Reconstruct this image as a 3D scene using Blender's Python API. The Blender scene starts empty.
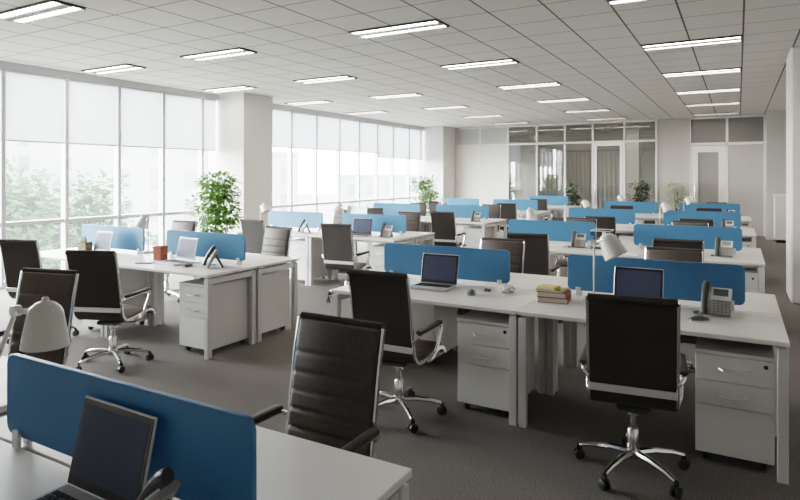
import bpy, bmesh, math, random
from mathutils import Vector, Matrix
random.seed(7)
PI = math.pi
scn = bpy.context.scene
COL = scn.collection

# ------------------------------------------------------------------ materials
def mat(name, color, rough=0.5, metal=0.0, spec=0.5, emis=None, estr=0.0):
    m = bpy.data.materials.new(name); m.use_nodes = True
    b = m.node_tree.nodes['Principled BSDF']
    b.inputs['Base Color'].default_value = (*color, 1)
    b.inputs['Roughness'].default_value = rough
    b.inputs['Metallic'].default_value = metal
    b.inputs['Specular IOR Level'].default_value = spec
    if emis:
        b.inputs['Emission Color'].default_value = (*emis, 1)
        b.inputs['Emission Strength'].default_value = estr
    return m

def noisy(name, c1, c2, scale, rough=0.6, bump=0.0, spec=0.3, detail=4.0):
    m = mat(name, c1, rough, 0, spec)
    nt = m.node_tree; N = nt.nodes; L = nt.links
    b = N['Principled BSDF']
    tc = N.new('ShaderNodeTexCoord'); ns = N.new('ShaderNodeTexNoise'); rp = N.new('ShaderNodeValToRGB')
    ns.inputs['Scale'].default_value = scale; ns.inputs['Detail'].default_value = detail
    rp.color_ramp.elements[0].position = 0.3; rp.color_ramp.elements[1].position = 0.7
    rp.color_ramp.elements[0].color = (*c1, 1); rp.color_ramp.elements[1].color = (*c2, 1)
    L.new(tc.outputs['Object'], ns.inputs['Vector']); L.new(ns.outputs['Fac'], rp.inputs['Fac'])
    L.new(rp.outputs['Color'], b.inputs['Base Color'])
    if bump:
        bp = N.new('ShaderNodeBump'); bp.inputs['Strength'].default_value = bump; bp.inputs['Distance'].default_value = 0.004
        L.new(ns.outputs['Fac'], bp.inputs['Height']); L.new(bp.outputs['Normal'], b.inputs['Normal'])
    return m

def thin_glass(name, tint, refl_min=0.03, refl_max=0.35, rough=0.0, veil=0.0):
    m = bpy.data.materials.new(name); m.use_nodes = True
    nt = m.node_tree; N = nt.nodes; L = nt.links
    N.remove(N['Principled BSDF'])
    out = N['Material Output']
    t = N.new('ShaderNodeBsdfTransparent'); t.inputs['Color'].default_value = (*tint, 1)
    g = N.new('ShaderNodeBsdfGlossy'); g.inputs['Roughness'].default_value = rough
    lw = N.new('ShaderNodeLayerWeight'); lw.inputs['Blend'].default_value = 0.25
    mr = N.new('ShaderNodeMapRange'); mr.inputs['To Min'].default_value = refl_min; mr.inputs['To Max'].default_value = refl_max
    mx = N.new('ShaderNodeMixShader')
    L.new(lw.outputs['Fresnel'], mr.inputs['Value']); L.new(mr.outputs['Result'], mx.inputs['Fac'])
    L.new(t.outputs[0], mx.inputs[1]); L.new(g.outputs[0], mx.inputs[2]); L.new(mx.outputs[0], out.inputs['Surface'])
    if veil:                                             # milky veil mixed into the glass to imitate haze and glare
        tl = N.new('ShaderNodeBsdfTranslucent'); m2 = N.new('ShaderNodeMixShader'); m2.inputs['Fac'].default_value = veil
        L.new(mx.outputs[0], m2.inputs[1]); L.new(tl.outputs[0], m2.inputs[2]); L.new(m2.outputs[0], out.inputs['Surface'])
    return m

def translucent(name, color, fac, rough=0.5, spec=0.3, tcol=None):
    m = mat(name, color, rough, 0, spec)
    nt = m.node_tree; N = nt.nodes; L = nt.links
    t = N.new('ShaderNodeBsdfTranslucent'); t.inputs['Color'].default_value = (*(tcol or color), 1)
    mx = N.new('ShaderNodeMixShader'); mx.inputs['Fac'].default_value = fac
    L.new(N['Principled BSDF'].outputs[0], mx.inputs[1]); L.new(t.outputs[0], mx.inputs[2])
    L.new(mx.outputs[0], N['Material Output'].inputs['Surface'])
    return m

M = {}
M['white'] = noisy('white_laminate', (.70, .67, .64), (.74, .71, .68), 3, .38, 0, .45)
M['edge'] = mat('desk_edge', (.60, .575, .55), .45)
M['ped'] = noisy('pedestal_white', (.62, .595, .57), (.66, .635, .605), 4, .42, 0, .4)
M['steel_white'] = mat('painted_steel', (.60, .58, .56), .4)
M['blue'] = translucent('blue_acrylic', (.088, .240, .405), .22, .33, .5, (.14, .40, .66))
M['clip'] = mat('clip_metal', (.72, .72, .72), .3, .6)
M['mesh'] = noisy('black_chair_cloth', (.055, .047, .043), (.070, .061, .055), 200, .65, .1, .18)
M['leather'] = noisy('dark_brown_leather', (.105, .086, .074), (.130, .108, .094), 60, .55, .15, .22)
M['chrome'] = mat('chrome', (.72, .71, .70), .16, 1.0)
M['alu'] = mat('polished_aluminium', (.82, .81, .80), .35, .6)
M['blackpl'] = mat('black_plastic', (.018, .018, .018), .4)
M['darkgrey'] = mat('dark_grey_plastic', (.07, .068, .066), .4)
M['phone'] = mat('phone_grey', (.25, .24, .23), .42)
M['phone_light'] = mat('phone_light', (.68, .68, .67), .4)
M['lcd'] = mat('lcd_display', (.13, .145, .14), .25)
M['key'] = mat('phone_key', (.42, .41, .40), .5)
M['silver'] = mat('laptop_silver', (.56, .56, .57), .32, .5)
M['screen'] = mat('laptop_screen', (.085, .098, .150), .45, 0, .12)
M['bezel'] = mat('laptop_bezel', (.030, .030, .033), .3)
M['lamp'] = mat('lamp_enamel', (.66, .63, .59), .38)
M['carpet'] = noisy('carpet', (.105, .096, .089), (.225, .208, .194), 110, .95, .5, .1, 8)
M['wall'] = noisy('wall_paint', (.66, .63, .595), (.68, .65, .615), 2, .75)
M['wallgrey'] = noisy('wall_paint_grey', (.44, .41, .38), (.46, .43, .40), 2, .75)
M['cream'] = noisy('cream_panel', (.74, .71, .665), (.76, .73, .685), 2, .5)
M['frame'] = mat('aluminium_frame', (.52, .53, .54), .45, .1)
M['framewhite'] = mat('white_frame', (.75, .73, .70), .4)
M['base'] = mat('skirting', (.40, .38, .36), .5)
M['glass'] = thin_glass('window_glass', (.96, .98, .98), .02, .25, 0, .014)
M['pglass'] = thin_glass('partition_glass', (.86, .87, .86), .08, .50)
M['tglass'] = mat('tinted_frosted_glass', (.20, .188, .175), .25)
M['blind'] = translucent('blind_fabric', (.74, .745, .75), .35, .8, .1, (.80, .82, .84))
M['diff'] = mat('tube_diffuser', (.9, .9, .9), .5, emis=(1.0, .91, .81), estr=6.5)
M['housing'] = mat('luminaire_housing', (.05, .048, .046), .45)
M['louvre'] = mat('luminaire_louvre', (.75, .75, .74), .3, .4)
M['leafl'] = translucent('leaf_light', (.075, .15, .028), .2, .45, .4, (.15, .28, .05))
M['leafd'] = translucent('leaf_dark', (.028, .055, .022), .15, .45, .3, (.05, .1, .03))
M['leafp'] = translucent('leaf_pale', (.36, .38, .25), .2, .5, .3)
M['bark'] = noisy('bark', (.10, .07, .045), (.16, .12, .08), 30, .85, .4)
M['pot'] = noisy('planter_taupe', (.16, .145, .125), (.22, .20, .17), 25, .6, .2)
M['potw'] = mat('white_pot', (.68, .66, .62), .45)
M['soil'] = noisy('soil', (.03, .022, .016), (.06, .045, .03), 60, .95, .6)
M['terra'] = noisy('terracotta_red', (.42, .105, .055), (.48, .13, .07), 12, .5)
M['paper'] = mat('paper', (.76, .74, .70), .8)
M['pages'] = noisy('book_pages', (.55, .52, .47), (.66, .63, .57), 120, .9)
M['red'] = mat('book_red', (.36, .085, .045), .5)
M['yellow'] = mat('book_yellow', (.62, .50, .16), .55)
M['bookgrey'] = mat('book_grey', (.22, .21, .20), .5)
M['bookolive'] = mat('book_olive', (.34, .31, .12), .5)
M['gold'] = noisy('patterned_box', (.05, .04, .03), (.35, .26, .12), 45, .5)
M['wood'] = noisy('pencil_wood', (.45, .32, .17), (.5, .36, .2), 30, .6)
M['tree'] = translucent('tree_leaves_hazy', (.030, .058, .024), .3, .9, .05, (.035, .065, .028))
M['tree2'] = translucent('tree_leaves_hazy_light', (.045, .075, .038), .3, .9, .05, (.05, .08, .045))
M['trunk'] = mat('trunk_hazy', (.1, .095, .085), .9)
M['bld'] = mat('building_pale', (.15, .153, .16), .9)
M['bld2'] = mat('building_white', (.17, .173, .178), .9)
M['bwin'] = mat('building_window', (.075, .082, .094), .5)
M['ground'] = noisy('street_ground', (.06, .07, .055), (.08, .09, .075), .2, .95)
M['frost_and_reflection'] = translucent('sky_reflection_transom', (.60, .59, .575), .3, .25, .5)  # clear transom panes coloured pale to imitate the sky reflected in them
M['tray'] = thin_glass('clear_acrylic', (.80, .86, .92), .08, .5, .05)

def ceiling_material():
    m = mat('ceiling_tiles', (.62, .60, .585), .9, 0, .1)
    nt = m.node_tree; N = nt.nodes; L = nt.links; b = N['Principled BSDF']
    tc = N.new('ShaderNodeTexCoord'); sp = N.new('ShaderNodeSeparateXYZ')
    L.new(tc.outputs['Object'], sp.inputs[0])
    def line(axis, pitch, off, w):
        a = N.new('ShaderNodeMath'); a.operation = 'SUBTRACT'; a.inputs[1].default_value = off
        L.new(sp.outputs[axis], a.inputs[0])
        d = N.new('ShaderNodeMath'); d.operation = 'PINGPONG'; d.inputs[1].default_value = pitch / 2
        L.new(a.outputs[0], d.inputs[0])
        c = N.new('ShaderNodeMath'); c.operation = 'LESS_THAN'; c.inputs[1].default_value = w
        L.new(d.outputs[0], c.inputs[0]); return c.outputs[0]
    lx = line('X', .55, .05, .0095); ly = line('Y', .5875, .265, .0075)
    s = N.new('ShaderNodeMath'); s.operation = 'MULTIPLY'; s.inputs[1].default_value = .9
    L.new(ly, s.inputs[0])
    mx = N.new('ShaderNodeMath'); mx.operation = 'MAXIMUM'; L.new(lx, mx.inputs[0]); L.new(s.outputs[0], mx.inputs[1])
    ns = N.new('ShaderNodeTexNoise'); ns.inputs['Scale'].default_value = 120; ns.inputs['Detail'].default_value = 3
    L.new(tc.outputs['Object'], ns.inputs['Vector'])
    rp = N.new('ShaderNodeValToRGB')
    rp.color_ramp.elements[0].color = (.60, .57, .54, 1); rp.color_ramp.elements[1].color = (.72, .685, .655, 1)
    L.new(ns.outputs['Fac'], rp.inputs['Fac'])
    mc = N.new('ShaderNodeMixRGB'); mc.inputs[2].default_value = (.13, .12, .115, 1)
    L.new(mx.outputs[0], mc.inputs[0]); L.new(rp.outputs['Color'], mc.inputs[1]); L.new(mc.outputs[0], b.inputs['Base Color'])
    return m
M['ceil'] = ceiling_material()

# ------------------------------------------------------------------ mesh helpers
class MB:
    """collects shapes and links them as ONE mesh object"""
    def __init__(self): self.bm = bmesh.new()
    def box(self, x0, y0, z0, x1, y1, z1, bev=0.0, seg=1, mtx=None):
        t = bmesh.new(); bmesh.ops.create_cube(t, size=1)
        for v in t.verts:
            v.co = Vector(((x0+x1)/2 + v.co.x*(x1-x0), (y0+y1)/2 + v.co.y*(y1-y0), (z0+z1)/2 + v.co.z*(z1-z0)))
        if bev: bmesh.ops.bevel(t, geom=t.edges[:], offset=bev, segments=seg, affect='EDGES', profile=.5)
        self._add(t, mtx); return self
    def _add(self, t, mtx=None):
        if mtx is not None: bmesh.ops.transform(t, matrix=mtx, verts=t.verts[:])
        me = bpy.data.meshes.new('tmp'); t.to_mesh(me); t.free(); self.bm.from_mesh(me); bpy.data.meshes.remove(me)
    def tube(self, pts, r, n=8, sx=1.0, closed_ends=True):
        """round bar along points; r a number or a list; sx squeezes the section along world x"""
        pts = [Vector(p) for p in pts]; rr = r if isinstance(r, (list, tuple)) else [r]*len(pts)
        bm = self.bm; rings = []; up = None
        for i, p in enumerate(pts):
            t = (pts[min(i+1, len(pts)-1)] - pts[max(i-1, 0)]).normalized()
            if up is None:
                up = Vector((1, 0, 0)) if abs(t.x) < .9 else Vector((0, 0, 1))
            a = (up - t*up.dot(t)).normalized(); up = a; b = t.cross(a)
            rings.append([bm.verts.new(p + a*math.cos(2*PI*k/n)*rr[i]*sx + b*math.sin(2*PI*k/n)*rr[i]) for k in range(n)])
        for i in range(len(rings)-1):
            for k in range(n):
                bm.faces.new((rings[i][k], rings[i][(k+1) % n], rings[i+1][(k+1) % n], rings[i+1][k]))
        if closed_ends:
            bm.faces.new(rings[0][::-1]); bm.faces.new(rings[-1])
        return self
    def lathe(self, prof, n=20, mtx=None, cap=True):
        """prof: list of (radius, z)"""
        t = bmesh.new(); rings = []
        for r, z in prof:
            rings.append([t.verts.new((r*math.cos(2*PI*k/n), r*math.sin(2*PI*k/n), z)) for k in range(n)])
        for i in range(len(rings)-1):
            for k in range(n):
                t.faces.new((rings[i][k], rings[i][(k+1) % n], rings[i+1][(k+1) % n], rings[i+1][k]))
        if cap:
            t.faces.new(rings[0][::-1]); t.faces.new(rings[-1])
        self._add(t, mtx); return self
    def prism(self, poly, x0, x1, bev=0.0, mtx=None):
        """poly in (y,z) swept along x"""
        t = bmesh.new()
        a = [t.verts.new((x0, y, z)) for y, z in poly]; b = [t.verts.new((x1, y, z)) for y, z in poly]
        t.faces.new(a[::-1]); t.faces.new(b); n = len(poly)
        for k in range(n): t.faces.new((a[k], a[(k+1) % n], b[(k+1) % n], b[k]))
        bmesh.ops.recalc_face_normals(t, faces=t.faces[:])
        if bev: bmesh.ops.bevel(t, geom=t.edges[:], offset=bev, segments=1, affect='EDGES')
        self._add(t, mtx); return self
    def grid(self, rows, close=False):
        bm = self.bm; vs = [[bm.verts.new(p) for p in r] for r in rows]
        for i in range(len(vs)-1):
            for k in range(len(vs[0])-1):
                bm.faces.new((vs[i][k], vs[i][k+1], vs[i+1][k+1], vs[i+1][k]))
        return self
    def build(self, name, m, parent=None, smooth=35, recalc=True):
        if recalc: bmesh.ops.recalc_face_normals(self.bm, faces=self.bm.faces[:])
        me = bpy.data.meshes.new(name); self.bm.to_mesh(me); self.bm.free()
        me.materials.append(m)
        if smooth:
            for p in me.polygons: p.use_smooth = True
            me.set_sharp_from_angle(angle=math.radians(smooth))
        o = bpy.data.objects.new(name, me); COL.objects.link(o)
        if parent is not None: o.parent = parent
        return o

def tag(o, label, cat, group=None):
    o['label'] = label; o['category'] = cat
    if group: o['group'] = group
    return o
def thing(name, label, cat, loc=(0, 0, 0), rotz=0, group=None):
    o = bpy.data.objects.new(name, None); COL.objects.link(o); o.empty_display_size = .1
    o.location = loc; o.rotation_euler = (0, 0, rotz)
    return tag(o, label, cat, group)
def struct(o):
    o['kind'] = 'structure'; return o
def dup(root, loc, rotz, label, group=None):
    r = root.copy(); COL.objects.link(r); r.location = loc; r.rotation_euler = (0, 0, rotz); r['label'] = label
    if group: r['group'] = group
    elif 'group' in r: del r['group']
    for ch in KIDS(root):
        c = ch.copy(); COL.objects.link(c); c.parent = r
        for g in KIDS(ch):
            d = g.copy(); COL.objects.link(d); d.parent = c
    return r
def KIDS(o): return [c for c in bpy.data.objects if c.parent == o]

def catmull(pts, n):
    out = []; P = [pts[0]] + list(pts) + [pts[-1]]
    for i in range(1, len(P)-2):
        for k in range(n):
            t = k/n
            out.append(tuple(.5*((2*P[i][d]) + (-P[i-1][d]+P[i+1][d])*t + (2*P[i-1][d]-5*P[i][d]+4*P[i+1][d]-P[i+2][d])*t*t
                       + (-P[i-1][d]+3*P[i][d]-3*P[i+1][d]+P[i+2][d])*t**3) for d in range(len(pts[0]))))
    out.append(tuple(pts[-1])); return out

# ------------------------------------------------------------------ room shell
H = 3.22; XW = -9.1; YB = 18.5
def sbox(name, m, *a, bev=0.0, parent=None):
    o = MB().box(*a, bev=bev).build(name, m, parent)
    return struct(o) if parent is None else o
sbox('floor', M['carpet'], XW-.1, -2, -.1, 3.0, 23.2, 0)
sbox('ceiling', M['ceil'], XW-.1, -2, H, 3.0, 23.2, H+.1)
sbox('wall_front', M['wall'], XW-.2, -2.2, 0, 3.0, -2, H)
sbox('wall_right', M['wall'], 2.6, -2, 0, 2.8, 23.2, H)
sbox('wall_meeting_room', M['cream'], XW-.2, 23, 0, 2.6, 23.2, H)
sbox('wall_left', M['wall'], XW-.2, -2, 0, XW+.02, 1.7, H)
sbox('wall_left_rear', M['wall'], XW-.2, 18.45, 0, XW+.02, 23, H)
# square columns
sbox('trim_1', M['wall'], -9.3, 8.53, 0, -8.33, 9.36, H, bev=.006)
sbox('trim_2', M['wall'], -9.3, 17.5, 0, -8.33, 18.46, H, bev=.006)
sbox('trim_3', M['wall'], .575, 8.9, 0, 1.45, 9.75, H, bev=.02)
sbox('baseboard_column', M['base'], -8.325, 8.52, 0, -8.315, 9.37, .08)
# back plane: solid pier, right block
sbox('wall_back', M['wallgrey'], -2.02, YB, 0, -1.17, YB+.2, H)
sbox('wall_back_right', M['wallgrey'], .62, 17.5, 0, 2.6, YB+.3, H)
sbox('baseboard_back', M['base'], -2.02, YB-.012, 0, -1.17, YB, .08)
sbox('baseboard_right', M['base'], .62, 17.488, 0, 2.6, 17.5, .08)
# glazed partition ------------------------------------------------------------
posts = [-8.3, -7.45, -6.48, -5.53, -4.65, -3.81, -2.91, -2.04]
RAIL = 2.62
fr = MB()
for x in posts: fr.box(x-.028, YB-.03, 0, x+.028, YB+.03, H)
fr.box(-8.33, YB-.03, RAIL-.03, -2.02, YB+.03, RAIL+.03)
fr.box(-8.33, YB-.03, H-.05, -2.02, YB+.03, H)
fr.box(-8.33, YB-.03, 0, -2.02, YB+.03, .06)
struct(fr.build('trim_4', M['framewhite']))
n = 0
for i in range(7):
    x0, x1 = posts[i]+.03, posts[i+1]-.03
    n += 1
    w = sbox('window_%d' % (30+n), M['pglass'] if i > 1 else M['frost_and_reflection'], x0, YB-.006, RAIL+.03, x1, YB+.006, H-.05)
    if i < 2:
        sbox('wall_panel_%d' % (i+1), M['cream'], x0, YB-.02, .06, x1, YB+.02, RAIL-.03)
    elif i != 5:
        n += 1
        sbox('window_%d' % (30+n), M['pglass'], x0, YB-.006, .06, x1, YB+.006, RAIL-.03)
# glass door in the partition
def door(name, x0, x1, ztop, fw, m, gm, hx):
    d = MB()
    d.box(x0, YB-.035, .01, x0+fw, YB+.02, ztop); d.box(x1-fw, YB-.035, .01, x1, YB+.02, ztop)
    d.box(x0+fw, YB-.035, ztop-fw, x1-fw, YB+.02, ztop); d.box(x0+fw, YB-.035, .01, x1-fw, YB+.02, .01+fw*1.3)
    o = struct(d.build(name, m))
    MB().box(x0+fw, YB-.012, .01+fw*1.3, x1-fw, YB-.002, ztop-fw).build('door_pane', gm, o)
    MB().tube([(hx, YB-.035, .75), (hx, YB-.085, .75), (hx, YB-.085, 1.35), (hx, YB-.035, 1.35)], .012).build('door_handle', M['chrome'], o)
    return o
door('door_1', posts[5]+.04, posts[6]-.04, RAIL-.04, .08, M['framewhite'], M['pglass'], posts[5]+.09)
# cream door and beige panel at the aisle end
f2 = MB()
for x in (-1.17, -.26, .62): f2.box(x-.03 if x > -1 else x, YB-.04, 0, x+.03 if x < .5 else x, YB+.04, H)
f2.box(-1.17, YB-.04, 2.45, .62, YB+.04, 2.52); f2.box(-1.17, YB-.04, H-.04, .62, YB+.04, H)
struct(f2.build('trim_5', M['framewhite']))
frost_and_reflection = translucent('frosted_glass', (.40, .375, .345), .3, .5, .4)
door('door_2', -1.135, -.295, 2.43, .17, M['cream'], frost_and_reflection, -1.05)
sbox('wall_panel_3', M['wallgrey'], -.23, YB-.02, 0, .62, YB+.02, 2.45)
sbox('window_50', M['tglass'], -1.14, YB-.006, 2.52, -.29, YB+.006, H-.04)
sbox('window_51', M['tglass'], -.23, YB-.006, 2.52, .62, YB+.006, H-.04)
# low storage cabinet by the alcove
cb = thing('storage_cabinet', 'tall pale grey storage cabinet against the back wall beside the aisle', 'cabinet', (1.27, 17.14, 0))
MB().box(-.5, -.32, .07, .5, .32, 1.13).build('carcass', M['ped'], cb)
MB().box(-.52, -.345, 1.13, .52, .335, 1.16, bev=.004).build('cabinet_top', M['white'], cb)
MB().box(-.47, -.29, 0, .47, .30, .07).build('plinth', M['blackpl'], cb)
for s in (-1, 1):
    dd = MB().box(min(s*.004, s*.496), -.338, .08, max(s*.004, s*.496), -.32, 1.12, bev=.002).build('door', M['ped'], cb)
    MB().box(s*.06-.01, -.356, .82, s*.06+.01, -.338, .96, bev=.004).build('handle', M['clip'], dd)

# ------------------------------------------------------------------ windows + blinds
bay1 = [1.7, 2.7, 3.62, 4.55, 5.47, 6.37, 7.26, 8.16, 8.53]
bay2 = [9.36, 9.88, 10.81, 11.76, 12.73, 13.67, 14.62, 15.51, 16.52, 17.3, 17.5]
wn = 0
TR = .91
def window_field(y0, y1, zb, blind, lab):
    global wn; wn += 1
    o = MB()
    o.box(XW-.05, y0-.03, 0, XW+.06, y0+.03, H)                      # mullion at the near side
    o.box(XW-.045, y0, TR-.03, XW+.04, y1, TR+.03)
    o.box(XW-.045, y0, 0, XW+.045, y1, .05); o.box(XW-.045, y0, H-.10, XW+.075, y1, H)
    o = struct(o.build('window_%d' % wn, M['frame'], smooth=0))
    MB().box(XW-.006, y0+.03, .05, XW+.006, y1-.03, H-.10).build('pane', M['glass'], o, smooth=0)
    if blind:
        b = thing('roller_blind', lab, 'blind', (XW+.03, (y0+y1)/2, H-.20), 0, None)
        hw = (y1-y0)/2-.029
        MB().tube([(0, -hw, .085), (0, hw, .085)], .025, 10).build('roller', M['frame'], b)
        MB().box(.018, -hw+.005, zb-H+.21, .021, hw-.005, .10).build('fabric', M['blind'], b, smooth=0)
        MB().box(.008, -hw+.005, zb-H+.185, .03, hw-.005, zb-H+.21, bev=.004).build('bottom_bar', M['frame'], b)
ordn = ['first', 'second', 'third', 'fourth', 'fifth', 'sixth', 'seventh', 'eighth', 'ninth', 'tenth']
for i in range(len(bay1)-1):
    k = i-2
    lab = 'white half-drawn roller blind, %s pane before the near square column' % (['sixth', 'fifth', 'fourth', 'third', 'second', 'narrow last'][k]) if k >= 0 else ''
    window_field(bay1[i], bay1[i+1], 2.11, k >= 0, lab)
for i in range(len(bay2)-1):
    zb = 2.26 if bay2[i] < 14.5 else 2.14
    lab = 'white roller blind in the %s window pane past the near square column' % (['narrow first'] + ordn[1:])[i] if i < 9 else 'white roller blind in the last narrow pane before the far square column'
    window_field(bay2[i], bay2[i+1], zb, True, lab)

# ------------------------------------------------------------------ ceiling lights
def make_light():
    t = thing('ceiling_light', '', 'ceiling light')
    h = MB(); L2, D2 = .545, .165
    for y, yw in ((-D2, .014), (-.042, .084), (D2-.014, .014)): h.box(-L2, y, -.022, L2, y+yw, .0)
    for x in (-L2, L2-.012): h.box(x, -D2, -.022, x+.012, D2, 0)
    h.build('housing', M['housing'], t, smooth=0)
    for y in (-.097, .097):
        MB().box(-L2+.02, y-.046, -.012, L2-.02, y+.046, -.002).build('tube_cover', M['diff'], t, smooth=0)
    f = MB()
    for k in range(13):
        x = -L2+.055+k*(2*L2-.11)/12
        f.box(x-.003, -D2+.012, -.022, x+.003, D2-.012, -.013)
    f.build('louvre', M['louvre'], t, smooth=0)
    return t
LX = {-.5: 'fourth column from windows, over the aisle side', -3.25: 'third column from windows', -6.0: 'second column from windows', -8.2: 'column nearest the windows'}
LY = [(3.32, 'frontmost'), (5.67, 'second'), (8.02, 'third'), (10.37, 'fourth'), (12.72, 'fifth'), (15.07, 'sixth'), (17.42, 'rearmost')]
light0 = make_light(); first = True
for x, cn in LX.items():
    for y, rn in LY:
        if y < 4 and x != -6.0: continue
        if x == -8.2 and (y > 13): continue
        lab = 'recessed twin-tube ceiling light, %s row, %s' % (rn, cn)
        if first: light0.location = (x, y, H); light0['label'] = lab; light0['group'] = 'twin-tube ceiling lights'; first = False
        else: dup(light0, (x, y, H), 0, lab, 'twin-tube ceiling lights')

for x in (-7.0, -5.7, -4.4, -3.0):
    dup(light0, (x, 20.6, H), 0, 'ceiling light behind the glass partition, %s' % (['nearest the windows', 'second from the windows', 'third from the windows', 'over the glass door'][[-7.0, -5.7, -4.4, -3.0].index(x)]), 'twin-tube ceiling lights')

# ------------------------------------------------------------------ desks
def make_desk(w, d):
    t = thing('desk', '', 'desk')
    MB().box(-w/2+.002, 0, .715, w/2-.002, d-.004, .74, bev=.003).build('desktop', M['white'], t)
    for sx in (-1, 1):
        for y in (.012, d-.066):
            x = -w/2+.006 if sx < 0 else w/2-.056
            MB().box(x, y, 0, x+.05, y+.05, .70, bev=.003).build('leg', M['steel_white'], t)
    r = MB()
    for x in (-w/2+.012, w/2-.05): r.box(x, .062, .652, x+.038, d-.066, .70)
    r.box(-w/2+.04, .24, .66, w/2-.04, .27, .70); r.box(-w/2+.056, d-.06, .66, w/2-.056, d-.03, .70)
    for x in (-w/2+.02, w/2-.05):
        for y in (.03, d-.07): r.box(x, y, .70, x+.03, y+.03, .716)
    r.build('frame_rail', M['steel_white'], t)
    return t
def make_screen(w):
    t = thing('desk_screen', '', 'screen')
    r = .035; x1 = w/2; z0, z1 = .775, 1.03; pts = []
    for cx, cz, a0 in ((x1-r, z1-r, 0), (-x1+r, z1-r, 90), (-x1+r, z0+r, 180), (x1-r, z0+r, 270)):
        for k in range(5):
            a = math.radians(a0+k*22.5); pts.append((cx+r*math.cos(a), cz+r*math.sin(a)))
    p = MB(); p.prism([(y, z) for y, z in pts], -.009, .009, bev=.002, mtx=Matrix.Rotation(-PI/2, 4, 'Z'))
    p.build('panel', M['blue'], t)
    for s in (-1, 1):
        c = MB(); c.box(s*w*.43-.02, -.02, .7405, s*w*.43+.02, .02, .748)
        c.box(s*w*.43-.018, -.024, .742, s*w*.43+.018, -.010, .80, bev=.003); c.box(s*w*.43-.018, .010, .742, s*w*.43+.018, .024, .80, bev=.003)
        c.build('clip', M['clip'], t)
    return t
def make_pedestal():
    t = thing('drawer_pedestal', '', 'drawer unit')
    w, d = .19, .52
    MB().box(-w, .018, .055, w, d, .61).build('carcass', M['ped'], t, smooth=0)
    MB().box(-w-.003, -.004, .61, w+.003, d+.003, .63, bev=.002).build('top', M['ped'], t)
    for z0, z1 in ((.465, .606), (.33, .461), (.058, .326)):
        dr = MB().box(-w+.001, 0, z0, w-.001, .018, z1, bev=.0025).build('drawer', M['ped'], t)
        if z0 > .1:
            zc = (z0+z1)/2
            MB().tube([(-.07, 0, zc), (-.05, -.024, zc-.004), (0, -.03, zc-.006), (.05, -.024, zc-.004), (.07, 0, zc)], .007, 8).build('handle', M['clip'], dr)
        if z0 > .4:
            MB().lathe([(.011, 0), (.011, .006)], 12, Matrix.Translation((w-.04, 0, .575)) @ Matrix.Rotation(PI/2, 4, 'X')).build('lock', M['blackpl'], dr)
    for sx in (-1, 1):
        for y in (.06, d-.06):
            c = MB(); c.lathe([(.026, -.012), (.028, -.006), (.028, .006), (.026, .012)], 12, Matrix.Translation((sx*(w-.05), y, .028)) @ Matrix.Rotation(PI/2, 4, 'Y'))
            c.box(sx*(w-.05)-.016, y-.02, .04, sx*(w-.05)+.016, y+.02, .056)
            c.build('castor', M['blackpl'], t)
    return t
W = 1.46
desk_p = {d: make_desk(W, d) for d in (.72, .62, .49)}
screen0 = make_screen(1.12); ped0 = make_pedestal()
used = set()
def put(proto, loc, rz, lab, group):
    if proto.name not in used:
        used.add(proto.name); proto.location = loc; proto.rotation_euler = (0, 0, rz); proto['label'] = lab; proto['group'] = group
        return proto
    return dup(proto, loc, rz, lab, group)

XR = [-1.955, -.495]; XL = [-6.19, -4.73]
SXR = [-2.08, -.52]; SXL = [-6.21, -4.72]
ENDS = ['window-end', 'aisle-end']
banks = []   # name, xs, y0, depth
for nm, y0 in (('nearest aisle-side', 3.66), ('second aisle-side', 6.83), ('third aisle-side', 10.05), ('rearmost aisle-side', 13.3)):
    banks.append((nm, XR, y0, .72, (0, 1)))
for nm, y0 in (('nearest window-side', 3.66), ('second window-side', 6.88), ('third window-side', 10.15), ('fourth window-side', 13.35)):
    banks.append((nm, XL, y0, .62, (0, 1)))
banks.append(('small rearmost window-side', XL, 16.3, .62, (1,)))
banks.append(('foreground', [-3.12, -1.56], .56, .49, (0, 1)))
for nm, xs, y0, d, cols in banks:
    for c in cols:
        x = xs[c]; e = ENDS[c]
        put(desk_p[d], (x, y0, 0), 0, 'white desk on the near side, %s of the %s desk bank' % (e.replace('-', ' '), nm), 'white bench desks')
        put(desk_p[d], (x, y0+2*d, 0), PI, 'white desk on the far side, %s of the %s desk bank' % (e.replace('-', ' '), nm), 'white bench desks')
        sx = SXR[c] if xs is XR else SXL[c] if xs is XL else [-2.95, -1.52][c]
        so = put(screen0, (sx, y0+d, 0), 0, 'blue desk divider screen, %s of the %s desk bank' % (e.replace('-', ' '), nm), 'blue desk screens')
        so.scale = (.945 if nm == 'foreground' else 1, 1, 1)
        near = nm in ('nearest aisle-side', 'second aisle-side', 'third aisle-side', 'nearest window-side', 'second window-side', 'third window-side')
        if near or (nm.startswith('rearmost') and c == 1) or (nm.startswith('fourth') and c == 1):
            put(ped0, (x+.475, y0+.075, 0), 0, 'white drawer pedestal under near %s desk, %s bank' % (e, nm), 'white drawer pedestals')
        if (nm, c) in (('nearest window-side', 1), ('nearest aisle-side', 0)):
            put(ped0, (x+.475 if c == 1 else x-.465, y0+2*d-.07, 0), PI, 'white drawer pedestal, back view, under far %s desk, %s bank' % (e, nm), 'white drawer pedestals')

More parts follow.
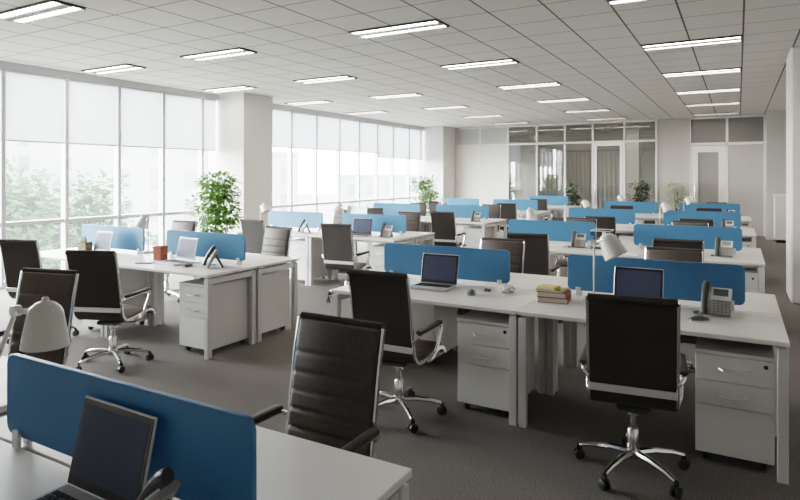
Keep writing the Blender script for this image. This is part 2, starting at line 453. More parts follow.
# ------------------------------------------------------------------ office chairs
SEAMS = [.14, .22, .295, .37, .445]; SEAT_SEAMS = [.66, .74, .82, .90]
def make_chair():
    t = thing('office_chair', '', 'chair')
    path = [(-.292, .985), (-.258, .83), (-.229, .66), (-.206, .53), (-.186, .455), (-.130, .408), (-.03, .405), (.10, .418), (.20, .425), (.255, .41), (.285, .375)]
    P = catmull(path, 24)
    seg = [0]
    for i in range(1, len(P)): seg.append(seg[-1] + math.dist(P[i], P[i-1]))
    def sheet(a, b, hw, th, rib, m, name, phase=0, flat_after=None):
        idx = [i for i in range(len(P)) if a <= seg[i] <= b]
        front, back = [], []; nc = 7
        for i in idx:
            t0 = Vector(P[min(i+1, len(P)-1)]) - Vector(P[max(i-1, 0)]); t0.normalize()
            nrm = Vector((-t0.y, t0.x))               # towards the sitter
            if nrm.x < 0 and nrm.y <= 0: nrm = -nrm
            s = (seg[i]-phase)/rib
            g = min([abs(seg[i]-q) for q in (SEAMS if flat_after else SEAT_SEAMS)])
            pr = .012*min(1, g/.016)**.45
            endf = min(1, (seg[i]-a)/.012, (b-seg[i])/.012); endf = max(endf, .15)
            rf, rb = [], []
            for k in range(nc):
                u = [-1, -.97, -.88, 0, .88, .97, 1][k]; ef = [.05, .6, 1, 1, 1, .6, .05][k]
                q = Vector(P[i]) + nrm*((th+pr)*ef*endf)
                q2 = Vector(P[i]) - nrm*(.006*ef)
                rf.append((u*hw, q.x, q.y)); rb.append((u*hw, q2.x, q2.y))
            front.append(rf); back.append(rb)
        g = MB(); bm = g.bm
        vf = [[bm.verts.new(p) for p in r] for r in front]; vb = [[bm.verts.new(p) for p in r] for r in back]
        R, Cn = len(vf), nc
        for i in range(R-1):
            for k in range(Cn-1):
                bm.faces.new((vf[i][k], vf[i][k+1], vf[i+1][k+1], vf[i+1][k])); bm.faces.new((vb[i][k], vb[i+1][k], vb[i+1][k+1], vb[i][k+1]))
            bm.faces.new((vf[i][0], vf[i+1][0], vb[i+1][0], vb[i][0])); bm.faces.new((vf[i][-1], vb[i][-1], vb[i+1][-1], vf[i+1][-1]))
        for k in range(Cn-1):
            bm.faces.new((vf[0][k], vb[0][k], vb[0][k+1], vf[0][k+1])); bm.faces.new((vf[-1][k], vf[-1][k+1], vb[-1][k+1], vb[-1][k]))
        return g.build(name, m, t, smooth=50)
    tot = seg[-1]
    br = sheet(.0, .56, .206, .016, .083, M['leather'], 'backrest', 0, .46)
    MB().tube([(-.208, -.300, .986), (.208, -.300, .986)], .019, 12).build('top_roll', M['mesh'], br)
    bk = MB(); rows = []
    for i in range(len(P)):
        if .01 <= seg[i] <= .60:
            t0 = Vector(P[min(i+1, len(P)-1)]) - Vector(P[max(i-1, 0)]); t0.normalize(); nr = Vector((-t0.y, t0.x))
            if nr.x < 0 and nr.y <= 0: nr = -nr
            q = Vector(P[i]) - nr*.0085
            rows.append([(u*.204, q.x, q.y) for u in (-1, -.5, 0, .5, 1)])
    bk.grid(rows).build('back_cover', M['mesh'], br, recalc=False)
    sheet(.565, tot, .209, .020, .085, M['leather'], 'seat', .565)
    for s in (-1, 1):
        pts = [(s*.212, y, z) for y, z in P[::6]] + [(s*.212, P[-1][0], P[-1][1])]
        MB().tube(pts, .0135, 8, sx=.7).build('side_rail', M['chrome'], t)
        X = s*.240
        ar = MB(); ap = catmull([(s*.214, -.222, .56), (X, -.20, .595), (X, -.10, .602), (X, .10, .606), (X, .155, .592), (X, .15, .555), (X, .075, .44), (X-s*.012, .03, .395), (s*.214, -.03, .395)], 5)
        ar.tube(ap, .011, 8); ao = ar.build('armrest', M['chrome'], t)
        pad = MB(); pad.box(X-.022, -.19, .606, X+.022, .145, .63, bev=.009, seg=2); pad.build('arm_pad', M['mesh'], ao)
    MB().box(-.212, -.230, .49, .212, -.216, .528, bev=.004).build('back_brace', M['alu'], t)
    u = MB(); u.tube([(-.21, .05, .392), (-.12, .035, .372), (.12, .035, .372), (.21, .05, .392)], .012, 8); u.box(-.09, -.10, .35, .09, .09, .383, bev=.01)
    u.tube([(.09, .0, .365), (.20, .01, .362)], .005, 6)
    u.build('tilt_mechanism', M['darkgrey'], t)
    c = MB(); c.lathe([(.030, .11), (.030, .23), (.027, .235)], 16); c.lathe([(.017, .23), (.017, .30), (.032, .31), (.032, .352)], 16); c.build('column', M['chrome'], t)
    b = MB(); b.lathe([(.034, .075), (.042, .085), (.042, .115), (.034, .125)], 16)
    for k in range(5):
        a = math.radians(90+72*k+9); dx, dy = math.cos(a), math.sin(a)
        b.tube([(dx*.03, dy*.03, .105), (dx*.12, dy*.12, .108), (dx*.22, dy*.22, .096), (dx*.285, dy*.285, .078)], [.021, .018, .015, .013], 8)
    b.build('star_base', M['chrome'], t)
    for k in range(5):
        a = math.radians(90+72*k+9); w = MB()
        mt = Matrix.Translation((math.cos(a)*.29, math.sin(a)*.29, .028)) @ Matrix.Rotation(a+.6*k, 4, 'Z')
        for s in (-1, 1):
            w.lathe([(.020, -.009), (.028, -.006), (.028, .006), (.020, .009)], 12, mt @ Matrix.Translation((0, s*.014, 0)) @ Matrix.Rotation(PI/2, 4, 'X'))
        w.box(-.014, -.006, .01, .014, .006, .045, mtx=mt); w.tube([mt @ Vector((0, 0, .04)), mt @ Vector((0, 0, .056))], .008, 6)
        w.build('castor', M['blackpl'], t)
    return t
chair0 = make_chair()
CG = 'black high-back office chairs'
def chair(x, y, rz, lab):
    o = put(chair0, (x, y, 0), rz, lab, CG); return o
R = math.radians
# near-side chairs (seen from behind, facing the desks)
near = [(-.495, 3.43, R(7), 'aisle-end', 'nearest aisle-side'), (-1.98, 3.47, R(2), 'window-end', 'nearest aisle-side'),
        (-4.63, 3.2, R(22), 'aisle-end', 'nearest window-side'), (-5.98, 3.38, R(16), 'window-end', 'nearest window-side'),
        (-.50, 6.48, R(1), 'aisle-end', 'second aisle-side'), (-1.93, 6.34, R(4), 'window-end', 'second aisle-side'),
        (-4.40, 6.36, R(6), 'aisle-end', 'second window-side'), (-5.78, 6.38, R(-3), 'window-end', 'second window-side'),
        (-.50, 9.55, R(-1), 'aisle-end', 'third aisle-side'), (-1.80, 9.38, R(6), 'window-end', 'third aisle-side'),
        (-4.32, 9.30, R(4), 'aisle-end', 'third window-side'), (-5.95, 9.75, R(0), 'window-end', 'third window-side'),
        (-.48, 12.75, R(2), 'aisle-end', 'rearmost aisle-side'), (-2.05, 12.95, R(2), 'window-end', 'rearmost aisle-side'),
        (-4.42, 12.75, R(4), 'aisle-end', 'fourth window-side'), (-6.2, 12.95, R(0), 'window-end', 'fourth window-side'),
        (-4.55, 15.65, R(2), 'aisle-end', 'small rearmost window-side')]
for x, y, rz, e, nm in near:
    chair(x, y, rz, 'black office chair seen from behind, near %s desk, %s bank' % (e, nm))
far = [(-1.455, 1.76, R(180), 'aisle-end', 'foreground'), (-3.75, 1.92, R(195), 'window-end', 'foreground'),
       (-.46, 5.12, R(181), 'aisle-end', 'nearest aisle-side'), (-1.95, 5.12, R(180), 'window-end', 'nearest aisle-side'),
       (-4.74, 5.10, R(174), 'aisle-end', 'nearest window-side'), (-6.42, 5.2, R(182), 'window-end', 'nearest window-side'),
       (-.55, 8.4, R(180), 'aisle-end', 'second aisle-side'), (-1.95, 8.38, R(180), 'window-end', 'second aisle-side'),
       (-4.74, 8.36, R(180), 'aisle-end', 'second window-side'), (-6.12, 8.40, R(172), 'window-end', 'second window-side'),
       (-4.52, 11.55, R(180), 'aisle-end', 'third window-side'), (-6.15, 11.35, R(180), 'window-end', 'third window-side'),
       (-.42, 14.95, R(180), 'aisle-end', 'rearmost aisle-side')]
for x, y, rz, e, nm in far:
    chair(x, y, rz, 'ribbed dark office chair facing camera, far %s desk, %s bank' % (e, nm))

# ------------------------------------------------------------------ desk things
Z = .7405
def make_laptop():
    t = thing('laptop', '', 'laptop')
    b = MB().box(-.155, -.225, .003, .155, 0, .018, bev=.004).build('base', M['silver'], t)
    k = MB()
    for r in range(5):
        for c in range(13):
            k.box(-.137+c*.0212, -.045-r*.0205-.009, .018, -.137+c*.0212+.0175, -.045-r*.0205+.0075, .0205)
    k.build('keyboard', M['blackpl'], b, smooth=0)
    MB().box(-.05, -.222, .018, .05, -.162, .0188).build('touchpad', M['clip'], b, smooth=0)
    mt = Matrix.Translation((0, 0, .016)) @ Matrix.Rotation(math.radians(-13), 4, 'X')
    l = MB().box(-.155, -.003, 0, .155, .005, .232, bev=.003, mtx=mt).build('lid', M['silver'], t)
    MB().box(-.150, -.0045, .006, .150, -.003, .227, mtx=mt).build('bezel', M['bezel'], l, smooth=0)
    MB().box(-.136, -.0055, .028, .136, -.0044, .212, mtx=mt).build('display', M['screen'], l, smooth=0)
    return t
lap0 = make_laptop()
def laptop(x, y, rz, lab): return put(lap0, (x, y, Z), rz, lab, 'open laptops')
laptop(-1.445, .966, R(-1), 'open silver laptop with black keyboard on the foreground desk')
laptop(-2.04, 4.20, R(3), 'open laptop in front of the window-end screen of the nearest aisle-side bank')
laptop(-.58, 4.22, R(0), 'open laptop behind the chair at the aisle end of the nearest aisle-side bank')
laptop(-6.14, 4.10, R(-2), 'pale open laptop beside the patterned pen box, nearest window-side bank')
laptop(-4.80, 4.10, R(-6), 'open laptop between the red cup and the phone, nearest window-side bank')
laptop(-4.74, 7.22, R(8), 'open laptop beside the phone on the second window-side bank')

def make_phone():
    t = thing('desk_phone', '', 'telephone')
    ang = math.radians(57)
    mt = Matrix.Translation((0, -.085, .018)) @ Matrix.Rotation(ang, 4, 'X')
    bo = MB().box(-.10, 0, -.026, .10, .195, 0, bev=.005, mtx=mt).build('body', M['phone'], t)
    p1 = mt @ Vector((0, .165, -.022)); p2 = mt @ Vector((0, .135, -.022))
    MB().prism([(p1.y, p1.z), (.10, .004), (.10, 0), (.082, 0), (p2.y, p2.z)], -.06, .06, bev=.003).build('stand', M['darkgrey'], t)
    MB().box(-.035, .102, 0, .098, .188, .010, bev=.003, mtx=mt).build('display_panel', M['phone_light'], t)
    MB().box(-.018, .130, .010, .078, .178, .0115, mtx=mt).build('display', M['lcd'], bo, smooth=0)
    k = MB()
    for r in range(5):
        for c in range(5):
            k.box(-.030+c*.0255, .010+r*.0175, .0, -.030+c*.0255+.017, .010+r*.0175+.010, .004, mtx=mt)
    k.build('keypad', M['key'], t, smooth=0)
    h = MB(); pts = catmull([(-.068, -.012, .018), (-.068, .01, .026), (-.068, .06, .036), (-.068, .14, .036), (-.068, .185, .026), (-.068, .205, .014)], 5)
    h.tube([mt @ Vector(p) for p in pts], [.022, .024, .025, .025, .024, .023, .022, .021, .020, .020, .020, .020, .020, .020, .020, .021, .022, .023, .024, .025, .026, .026, .026, .026, .026, .024][:len(pts)], 10, sx=1.1)
    h.build('handset', M['darkgrey'], t)
    c = MB(); pts = []
    for i in range(60):
        a = i*.9; s = i/59
        pts.append((-.11-.03*math.sin(s*PI)+.006*math.cos(a), -.085+s*.10, .010+.005*math.sin(a)))
    c.tube(pts, .0028, 5); c.build('cord', M['blackpl'], t)
    return t
ph0 = make_phone()
def phone(x, y, rz, lab, z=Z): o = put(ph0, (x, y, z), rz, lab, 'grey desk phones'); o.scale = (.84, .84, .94); return o
phone(-.115, 4.16, R(-6), 'large grey desk phone at the aisle end of the nearest aisle-side bank')
phone(-4.28, 4.00, R(-42), 'grey desk phone seen side-on, aisle end of the nearest window-side bank')
phone(-1.155, .885, R(-75), 'grey desk phone seen side-on beside the foreground laptop').scale = (.8, .8, .8)
phone(-1.66, 7.26, R(2), 'grey desk phone at the window end of the second aisle-side bank')
phone(-.13, 7.22, R(-4), 'grey desk phone at the aisle end of the second aisle-side bank')
phone(-.14, 10.45, R(-4), 'grey desk phone at the aisle end of the third aisle-side bank')
phone(-.14, 13.72, R(-4), 'small far grey desk phone at the aisle end of the rearmost aisle-side bank')
phone(-4.27, 7.16, R(4), 'grey desk phone at the aisle end of the second window-side bank')
phone(-5.68, 7.1, R(-40), 'grey desk phone at the window end of the second window-side bank')
phone(-4.27, 10.42, R(0), 'grey desk phone at the aisle end of the third window-side bank')

def lamp(x, y, stem, shade_c, axis, lab, z=Z, s=1.0, wn=20):
    """stem: points relative to the base; shade hangs at shade_c, opening along axis"""
    t = thing('desk_lamp', lab, 'lamp', (x, y, z), 0, 'white desk lamps')
    SC = Matrix.Scale(.86*s, 4)
    MB().lathe([(.085, 0), (.088, .008), (.080, .018), (.02, .026), (.012, .03)], 24).build('base', M['lamp'], t)
    MB().tube(stem, .007, 8).build('arm', M['lamp'], t)
    q = Vector(axis).normalized().to_track_quat('-Z', 'Y').to_matrix().to_4x4()
    mt = Matrix.Translation(shade_c) @ q @ SC
    sh = MB(); sh.lathe([(.083, -.085), (.078, -.05), (.062, .035), (.060, .045), (.052, .062), (.035, .078), (.014, .086), (.012, .098), (.006, .102)], 24, mt, cap=False)
    sh.lathe([(.080, -.085), (.075, -.05), (.058, .035), (.048, .058), (.0, .07)], 24, mt, cap=False)
    so = sh.build('lamp_shade', M['lamp'], t, smooth=40)
    MB().lathe([(.012, .04), (.026, .02), (.030, -.01), (.022, -.035), (.006, -.045)], 12, mt).build('bulb', M['paper'], so)
    k = MB(); e = Vector(stem[-1]); k.tube([e, e.lerp(mt @ Vector((.055, 0, .05)), 1.0)], .009, 8)
    k.lathe([(.016, -.012), (.016, .012)], 10, Matrix.Translation(e) @ Matrix.Rotation(PI/2, 4, 'X')); k.build('joint', M['clip'], t)
    return t
# foreground lamp, arm leaning to the shade
lamp(-1.95, .86, [(0, 0, .02), (.0, .02, .10), (.04, .07, .28), (.09, .11, .46)], (.19, .14, .428), (0, 0, -1), 'large white desk lamp with hanging shade in front of the foreground screen', s=.9)
up = [(0, 0, .02), (0, 0, .2), (0, 0, .36), (.015, 0, .40)]
lamp(-.865, 4.24, up, (.105, .02, .385), (.45, -.1, -.8), 'white desk lamp with tilted shade beside the stacked books, nearest aisle-side bank', s=1.15)
def upm(sx): return [(0, 0, .02), (0, 0, .2), (0, 0, .34), (sx*.015, 0, .37)]
arc = [(0, 0, .02), (-.02, 0, .18), (.0, 0, .32), (.06, 0, .39)]
for x, y, sx, lab in [(-5.77, 4.42, -1, 'white desk lamp between the two blue screens of the nearest window-side bank'),
                      (-5.42, 7.72, -1, 'white desk lamp beside the far ribbed chair, middle of the second window-side bank'),
                      (-6.62, 7.15, 1, 'white desk lamp at the window end of the second window-side bank, by the near column'),
                      (-5.3, 10.95, 1, 'white desk lamp in the middle of the third window-side bank'),
                      (-2.50, 11.1, 1, 'white desk lamp at the window end of the third aisle-side bank'),
                      (-2.40, 14.25, 1, 'white desk lamp at the window end of the rearmost aisle-side bank'),
                      (-1.12, 10.62, 1, 'white desk lamp in the middle of the third aisle-side bank'),
                      (-.98, 13.65, 1, 'white desk lamp on the near side, middle of the rearmost aisle-side bank'),
                      (-.95, 14.35, 1, 'white desk lamp on the far side, middle of the rearmost aisle-side bank')]:
    lamp(x, y, upm(sx), (sx*.085, .01, .355), (sx*.45, -.1, -.8), lab)
lamp(-2.53, 7.75, arc, (.13, 0, .36), (.25, 0, -1), 'white desk lamp with arched arm at the window end of the second aisle-side bank')

# computer mice
def make_mouse():
    t = thing('computer_mouse', '', 'mouse')
    b = MB(); prof = []
    rows = []
    for i in range(9):
        v = i/8; y = -.055+.11*v; hw = .032*math.sin(PI*min(max(.12+.76*v, 0), 1))**.5; hh = .033*math.sin(PI*(.1+.8*v))**.7
        rows.append([(hw*math.cos(PI*k/8), y, hh*math.sin(PI*k/8)) for k in range(9)])
    b.grid(rows); b.bm.faces.new(b.bm.verts[:9]) if False else None
    b.build('shell', M['darkgrey'], t, recalc=False)
    MB().box(-.033, -.05, 0, .033, .05, .006, bev=.002).build('sole', M['phone_light'], t)
    MB().lathe([(.008, -.003), (.008, .003)], 10, Matrix.Translation((0, .03, .026)) @ Matrix.Rotation(PI/2, 4, 'Y')).build('wheel', M['phone_light'], t)
    return t
ms0 = make_mouse()
put(ms0, (-1.69, 4.02, Z), R(20), 'dark mouse to the right of the laptop, window end of the nearest aisle-side bank', 'computer mice')
put(ms0, (-.20, 3.95, Z), R(-60), 'dark mouse in front of the large phone, nearest aisle-side bank', 'computer mice')
put(ms0, (-4.52, 3.90, Z), R(15), 'dark mouse between laptop and side-on phone, nearest window-side bank', 'computer mice')
put(ms0, (-5.90, 3.95, Z), R(15), 'dark mouse beside the pale laptop, nearest window-side bank', 'computer mice')

# book pile
def book(name, x, y, z, w, d, h, rz, cover, lab):
    t = thing(name, lab, 'book', (x, y, z), rz, 'books stacked beside the lamp')
    MB().box(-w/2+.004, -d/2+.004, .003, w/2-.004, d/2-.004, h-.003).build('pages', M['pages'], t, smooth=0)
    c = MB(); c.box(-w/2, -d/2, 0, w/2, d/2, .003); c.box(-w/2, -d/2, h-.003, w/2, d/2, h)
    c.box(w/2-.005, -d/2, 0, w/2, d/2, h, bev=.001); c.build('cover', cover, t, smooth=0)
z = Z
for x, y, w, d, h, rz, cv, lab in [(-1.10, 4.09, .205, .17, .034, R(6), M['red'], 'red book at the bottom of the pile beside the lamp'),
                                   (-1.105, 4.095, .20, .165, .034, R(2), M['red'], 'second red book from the bottom of the pile beside the lamp'),
                                   (-1.115, 4.10, .19, .15, .012, R(-4), M['bookolive'], 'thin olive book under the yellow pad of the pile beside the lamp'),
                                   (-1.14, 4.09, .13, .11, .018, R(-8), M['yellow'], 'small yellow pad on top of the book pile')]:
    book('book', x, y, z, w, d, h, rz, cv, lab); z += h+.0005
# paper and small things
def crumple(x, y, s, lab, m=None, seed=1):
    rnd = random.Random(seed); bm = MB(); bmesh.ops.create_icosphere(bm.bm, subdivisions=3, radius=1)
    for v in bm.bm.verts:
        k = 1+.35*(rnd.random()-.5); v.co = Vector((v.co.x*k*s, v.co.y*k*s*.7, max(v.co.z*k*s*.5, -.42*s)+.42*s))
    o = bm.build('crumpled_paper', m or M['paper'], None, smooth=0); o.location = (x, y, Z); tag(o, lab, 'paper'); return o
crumple(-1.49, 4.20, .065, 'crumpled white paper between the two screens of the nearest aisle-side bank')
kb = thing('binder_clip', 'small grey metal clip right of the dark mouse, nearest aisle-side bank', 'clip', (-1.62, 4.17, Z))
MB().prism([(-.016, 0), (.016, 0), (.003, .022), (-.003, .022)], -.022, .022).build('body', M['darkgrey'], kb)
MB().tube([(-.015, 0, .020), (-.012, .0, .045), (.012, 0, .045), (.015, 0, .020)], .002, 6).build('wire_handle', M['clip'], kb)
# red cup, pen box on the window side bank
cu = thing('pencil_cup', 'terracotta red square cup beside the laptop on the nearest window-side bank', 'cup', (-5.16, 4.10, Z), R(10))
c = MB(); c.box(-.05, -.05, 0, .05, .05, .012, bev=.003)
for a in ((-.05, -.05, -.043, .05), (.043, -.05, .05, .05), (-.05, -.05, .05, -.043), (-.05, .043, .05, .05)): c.box(a[0], a[1], 0, a[2], a[3], .14, bev=.002)
c.build('body', M['terra'], cu)
MB().box(-.053, -.053, .118, .053, -.0495, .14).box(-.053, .0495, .118, .053, .053, .14).box(-.053, -.053, .118, -.0495, .053, .14).box(.0495, -.053, .118, .053, .053, .14).build('rim', M['red'], cu, smooth=0)
pb = thing('pen_box', 'dark patterned pen box full of pencils on the nearest window-side bank', 'pen holder', (-6.40, 4.08, Z), R(8))
c = MB(); c.box(-.06, -.045, 0, .06, .045, .012)
for a in ((-.06, -.045, -.052, .045), (.052, -.045, .06, .045), (-.06, -.045, .06, -.037), (-.06, .037, .06, .045)): c.box(a[0], a[1], 0, a[2], a[3], .115)
c.build('body', M['gold'], pb)
for k in range(9):
    rx = random.uniform(-.04, .04); ry = random.uniform(-.025, .025)
    MB().tube([(rx*.8, ry*.8, .015), (rx*1.25, ry*1.4, random.uniform(.15, .19))], .004, 6).build('pencil', M['wood' if k % 2 else 'blackpl'], pb)
# glasses-like cable / notepads
def flat(name, x, y, w, d, h, rz, m, lab, cat='paper', z=Z):
    o = MB().box(-w/2, -d/2, 0, w/2, d/2, h, bev=.0005).build(name, m, None, smooth=0); o.location = (x, y, z); o.rotation_euler = (0, 0, rz); return tag(o, lab, cat)
flat('notebook', -5.08, 3.86, .16, .10, .008, R(25), M['bookgrey'], 'dark closed notebook in front of the laptop, nearest window-side bank', 'notebook')
flat('paper_stack', -1.98, 7.28, .30, .21, .012, R(6), M['paper'], 'white paper stack left of the phone, window end of the second aisle-side bank')
flat('paper_sheet', -1.02, 7.02, .21, .30, .004, R(-12), M['paper'], 'loose white sheets at the middle of the second aisle-side bank')
flat('paper_stack', -4.72, 10.4, .30, .21, .012, R(-5), M['paper'], 'white paper stack near the phone on the third window-side bank')
flat('paper_stack', -1.75, 10.5, .25, .18, .02, R(4), M['paper'], 'white paper stack on the third aisle-side bank near its window end')
flat('paper_stack', -4.75, 14.1, .30, .22, .03, R(0), M['paper'], 'white paper stack on the far side of the fourth window-side bank')
# acrylic letter trays beside the middle phones
def tray(x, y, rz, lab):
    t = thing('letter_tray', lab, 'tray', (x, y, Z), rz, 'clear letter trays')
    for k in range(2):
        MB().box(-.11, -.13, .004+k*.11, .11, .13, .008+k*.11).build('shelf', M['tray'], t, smooth=0)
    for sx in (-.11, .106): MB().box(sx, -.13, 0, sx+.004, .13, .215).build('side_panel', M['tray'], t, smooth=0)
    MB().tube([(-.11, -.13, .217), (.11, -.13, .217), (.11, .13, .217), (-.11, .13, .217), (-.11, -.13, .217)], .004, 6).build('rim', M['paper'], t)
tray(-1.40, 7.32, 0, 'clear letter tray right of the phone on the second aisle-side bank')
# monitor showing above the second window-side screens
mo = thing('computer_monitor', 'pale monitor standing behind the laptop screen on the second window-side bank', 'monitor', (-5.24, 7.86, Z), PI)
MB().lathe([(.10, 0), (.10, .008), (.02, .014)], 20).build('foot', M['phone_light'], mo)
MB().box(-.018, .012, .01, .018, .028, .24).build('neck', M['phone_light'], mo)
mb = MB().box(-.19, -.014, .13, .19, .012, .385, bev=.006).build('casing', M['silver'], mo)
MB().box(-.175, -.0155, .15, .175, -.0138, .37).build('display', M['screen'], mb, smooth=0)
# white cups near the rear
def cup(x, y, lab):
    t = thing('cup', lab, 'cup', (x, y, Z), 0, 'white cups')
    MB().lathe([(.026, 0), (.036, .02), (.040, .09), (.037, .09), (.033, .022), (.0, .012)], 16, cap=False).build('body', M['paper'], t)
    MB().tube([(.037, 0, .075), (.062, 0, .07), (.062, 0, .035), (.035, 0, .028)], .005, 6).build('handle', M['paper'], t)
cup(-1.38, 10.3, 'white cup on the third aisle-side bank near its lamp')

# ------------------------------------------------------------------ plants
def foliage(bm, centers, n, size, rnd, droop=.3, ratio=.35, rmin=.55):
    for _ in range(n):
        cx, cy, cz, rx, rz = rnd.choice(centers)
        th = rnd.uniform(0, 2*PI); ph = math.acos(rnd.uniform(-1, 1)); rr = rnd.uniform(rmin, 1.0)
        d = Vector((math.sin(ph)*math.cos(th), math.sin(ph)*math.sin(th), math.cos(ph)))
        p = Vector((cx+d.x*rx*rr, cy+d.y*rx*rr, cz+d.z*rz*rr))
        out = (Vector((d.x, d.y, d.z*.4-droop*rnd.random())) + Vector((rnd.gauss(0, .35), rnd.gauss(0, .35), rnd.gauss(0, .3)))).normalized()
        side = out.cross(Vector((rnd.gauss(0, .3), rnd.gauss(0, .3), 1))).normalized()
        s = size*rnd.uniform(.7, 1.3); w = s*ratio*.5
        upv = side.cross(out)
        a = bm.verts.new(p); b = bm.verts.new(p+out*s*.45+side*w+upv*s*.04); e = bm.verts.new(p+out*s*.45-side*w+upv*s*.04); c = bm.verts.new(p+out*s*.9-upv*s*.12)
        m_ = bm.verts.new(p+out*s*.45)
        bm.faces.new((a, b, m_)); bm.faces.new((a, m_, e)); bm.faces.new((m_, b, c)); bm.faces.new((m_, c, e))
def plant(x, y, lab, hgt, rad, pot_h, pot_r, leafm, n, size, potm, name='potted_plant', zlow=None, square=False, seed=3):
    rnd = random.Random(seed)
    t = thing(name, lab, 'plant', (x, y, 0), 0)
    if square:
        pm = MB(); pm.prism([(-pot_r, pot_h), (-pot_r*.85, 0), (pot_r*.85, 0), (pot_r, pot_h)], -pot_r, pot_r, bev=.006)
        pm.build('planter', potm, t); MB().box(-pot_r*.93, -pot_r*.93, pot_h, pot_r*.93, pot_r*.93, pot_h+.006).build('soil', M['soil'], t)
    else:
        MB().lathe([(pot_r*.72, 0), (pot_r*.8, .02), (pot_r, pot_h*.92), (pot_r*1.04, pot_h), (pot_r*.93, pot_h), (pot_r*.9, pot_h-.04)], 24).build('planter', potm, t)
        MB().lathe([(pot_r*.9, pot_h-.05), (pot_r*.9, pot_h-.035)], 20).build('soil', M['soil'], t)
    zl = zlow if zlow is not None else pot_h+.05
    st = MB(); cs = []
    for k in range(6):
        a = k*PI/3+rnd.random(); r1 = rad*.45*rnd.random(); top = zl+(hgt-zl)*rnd.uniform(.6, .95)
        st.tube([(math.cos(a)*.03, math.sin(a)*.03, pot_h-.04), (math.cos(a)*.05, math.sin(a)*.05, (zl+pot_h)/2+.05), (math.cos(a)*r1, math.sin(a)*r1, top)], [.014, .011, .005], 6)
    st.build('stem', M['bark'], t)
    nl = 5
    for i in range(nl):
        zc = zl+(hgt-zl)*(i+.5)/nl
        for k in range(3):
            a = rnd.random()*2*PI; q = rad*.32
            cs.append((math.cos(a)*q, math.sin(a)*q, zc, rad*.68, (hgt-zl)/nl*.75))
    f = MB(); foliage(f.bm, cs, n, size, rnd); f.build('foliage', leafm, t, smooth=0, recalc=False)
    return t
plant(-8.13, 7.6, 'tall bushy green pot plant standing in front of the near square column', 1.60, .46, .42, .2, M['leafl'], 2400, .125, M['potw'], zlow=.62, seed=5)
plant(-7.75, 15.1, 'green bushy plant in a tall taupe planter before the far square column', 1.55, .42, .84, .19, M['leafl'], 1400, .11, M['pot'], zlow=.86, square=True, seed=8)
plant(-4.28, 17.95, 'slim dark plant by the glass partition behind the rearmost window-side desks', 1.28, .17, .5, .13, M['leafd'], 200, .17, M['potw'], zlow=.62, seed=11)
plant(-2.42, 17.85, 'dark leafy plant by the partition beside the glass door', 1.42, .26, .45, .15, M['leafd'], 420, .13, M['potw'], zlow=.6, seed=12)
plant(-1.42, 17.75, 'pale flowering plant in front of the grey back wall pier', 1.36, .34, .5, .16, M['leafp'], 700, .10, M['potw'], zlow=.75, seed=13)

# ------------------------------------------------------------------ behind the glass: pale slats added to imitate reflection streaks in the partition
vb = thing('reflection_slats', 'pale vertical slats added to imitate reflection streaks in the glass partition', 'blind', (-5.0, 22.6, 0))
sl = MB()
for k in range(24): sl.box(-1.9+k*.155, -.01, .3, -1.9+k*.155+.09, .01, 2.5, mtx=None)
sl.build('slats', M['cream'], vb, smooth=0); MB().box(-2.0, -.03, 2.5, 2.0, .03, 2.56).build('slat_rail', M['frame'], vb)
sbox('wall_meeting_room_divider', M['wallgrey'], -2.0, YB+.2, 0, -1.85, 23, H)
sbox('trim_6', M['wall'], -3.3, 21.4, 0, -2.9, 21.8, H)

# ------------------------------------------------------------------ outside
g = MB().box(-160, -60, -6.2, -9.3, 200, -6.0).build('ground_outside', M['ground']); struct(g)
def tree(x, y, top, rad, m, lab, seed, n=9000):
    rnd = random.Random(seed); t = thing('tree', lab, 'tree', (x, y, -6.0), 0, 'hazy trees outside the windows')
    zt = top+6.0
    MB().tube([(0, 0, 0), (.1, 0, zt*.4), (0, .1, zt*.75)], [.28, .22, .1], 8).build('trunk', M['trunk'], t)
    cs = []
    for k in range(22):
        a = rnd.random()*2*PI; q = rad*.75*math.sqrt(rnd.random()); zc = zt-rad*.5-rnd.random()*(zt*.7)
        cs.append((math.cos(a)*q, math.sin(a)*q, zc, rad*.5, rad*.45))
    f = MB(); foliage(f.bm, cs, n, .26, rnd, .2, .75, .15); f.build('foliage', m, t, smooth=0, recalc=False)
tree(-16.6, 6.6, 2.0, 2.4, M['tree'], 'hazy green tree outside, furthest toward the camera side', 21)
tree(-18.2, 9.4, 2.3, 2.3, M['tree2'], 'pale hazy tree outside the first visible window pane', 22)
tree(-18.6, 11.6, 2.2, 2.2, M['tree'], 'round green tree outside the second visible window pane', 23)
tree(-17.3, 12.6, .5, 1.9, M['tree2'], 'low pale tree outside before the apartment block', 24)
tree(-13.6, 8.6, -.9, 2.0, M['tree'], 'low green tree just outside the near windows', 25)
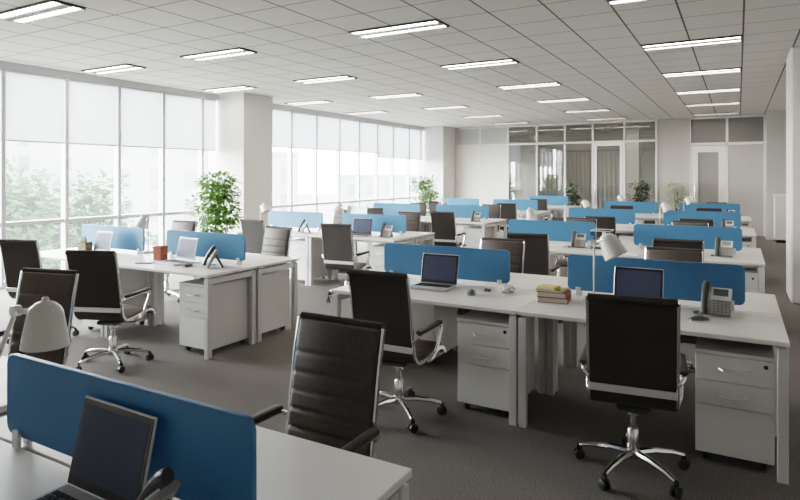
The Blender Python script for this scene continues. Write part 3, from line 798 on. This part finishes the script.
def building(x, y, w, d, top, lab, nx, nz, m, rz=0):
    t = thing('building', lab, 'building', (x, y, -6.0), rz, 'pale buildings outside')
    h = top+6
    MB().box(-d, -w/2, 0, 0, w/2, h).build('wall', m, t, smooth=0)
    MB().box(-d-.1, -w/2-.15, h, .15, w/2+.15, h+.35).build('roof', m, t, smooth=0)
    for i in range(nx):
        for k in range(nz):
            yy = -w/2+w*(i+.5)/nx; zz = h-1.9-k*2.6
            MB().box(.0, yy-.5, zz-.75, .05, yy+.5, zz+.75).build('window', M['bwin'], t, smooth=0)
building(-40, 31.5, 7.5, 8, 8.5, 'pale apartment block with rows of windows outside', 3, 5, M['bld'], R(-32))
building(-40, 42, 9, 8, 3.6, 'low white building with window rows beside the apartment block', 4, 3, M['bld2'], R(-35))
building(-58, 22, 12, 8, 6.0, 'distant pale building behind the trees', 4, 3, M['bld2'], R(-25))
building(-64, 41, 24, 8, 7.5, 'hazy long pale building between the trees and the apartment block', 6, 4, M['bld2'], R(-30))
building(-45, 76, 14, 10, 1.5, 'low pale building outside the far windows', 5, 2, M['bld2'], R(-50))
building(-42, 105, 22, 10, 2.5, 'distant wide pale building outside the far windows', 6, 2, M['bld'], R(-60))

# ------------------------------------------------------------------ light
w = bpy.data.worlds.new('World'); scn.world = w; w.use_nodes = True
bg = w.node_tree.nodes['Background']; bg.inputs[0].default_value = (.96, .975, 1.0, 1); bg.inputs[1].default_value = 13.0
def portal(y0, y1):
    l = bpy.data.lights.new('window_portal', 'AREA'); l.shape = 'RECTANGLE'; l.size = H; l.size_y = y1-y0
    l.cycles.is_portal = True
    o = bpy.data.objects.new('window_portal', l); COL.objects.link(o)
    o.location = (XW-.12, (y0+y1)/2, H/2); o.rotation_euler = (0, -PI/2, 0)
portal(1.7, 8.53); portal(9.36, 17.5)

# ------------------------------------------------------------------ camera
cd = bpy.data.cameras.new('Camera'); cam = bpy.data.objects.new('Camera', cd); COL.objects.link(cam)
cam.location = (0, 0, 1.6); cam.rotation_euler = (PI/2, 0, math.radians(29.6))
cd.sensor_width = 36; cd.lens = 595/800*36; cd.shift_y = -74/800; cd.clip_start = .05; cd.clip_end = 500
scn.camera = cam
scn.view_settings.view_transform = 'Filmic'
scn.view_settings.look = 'Medium High Contrast'
scn.view_settings.exposure = 1.97
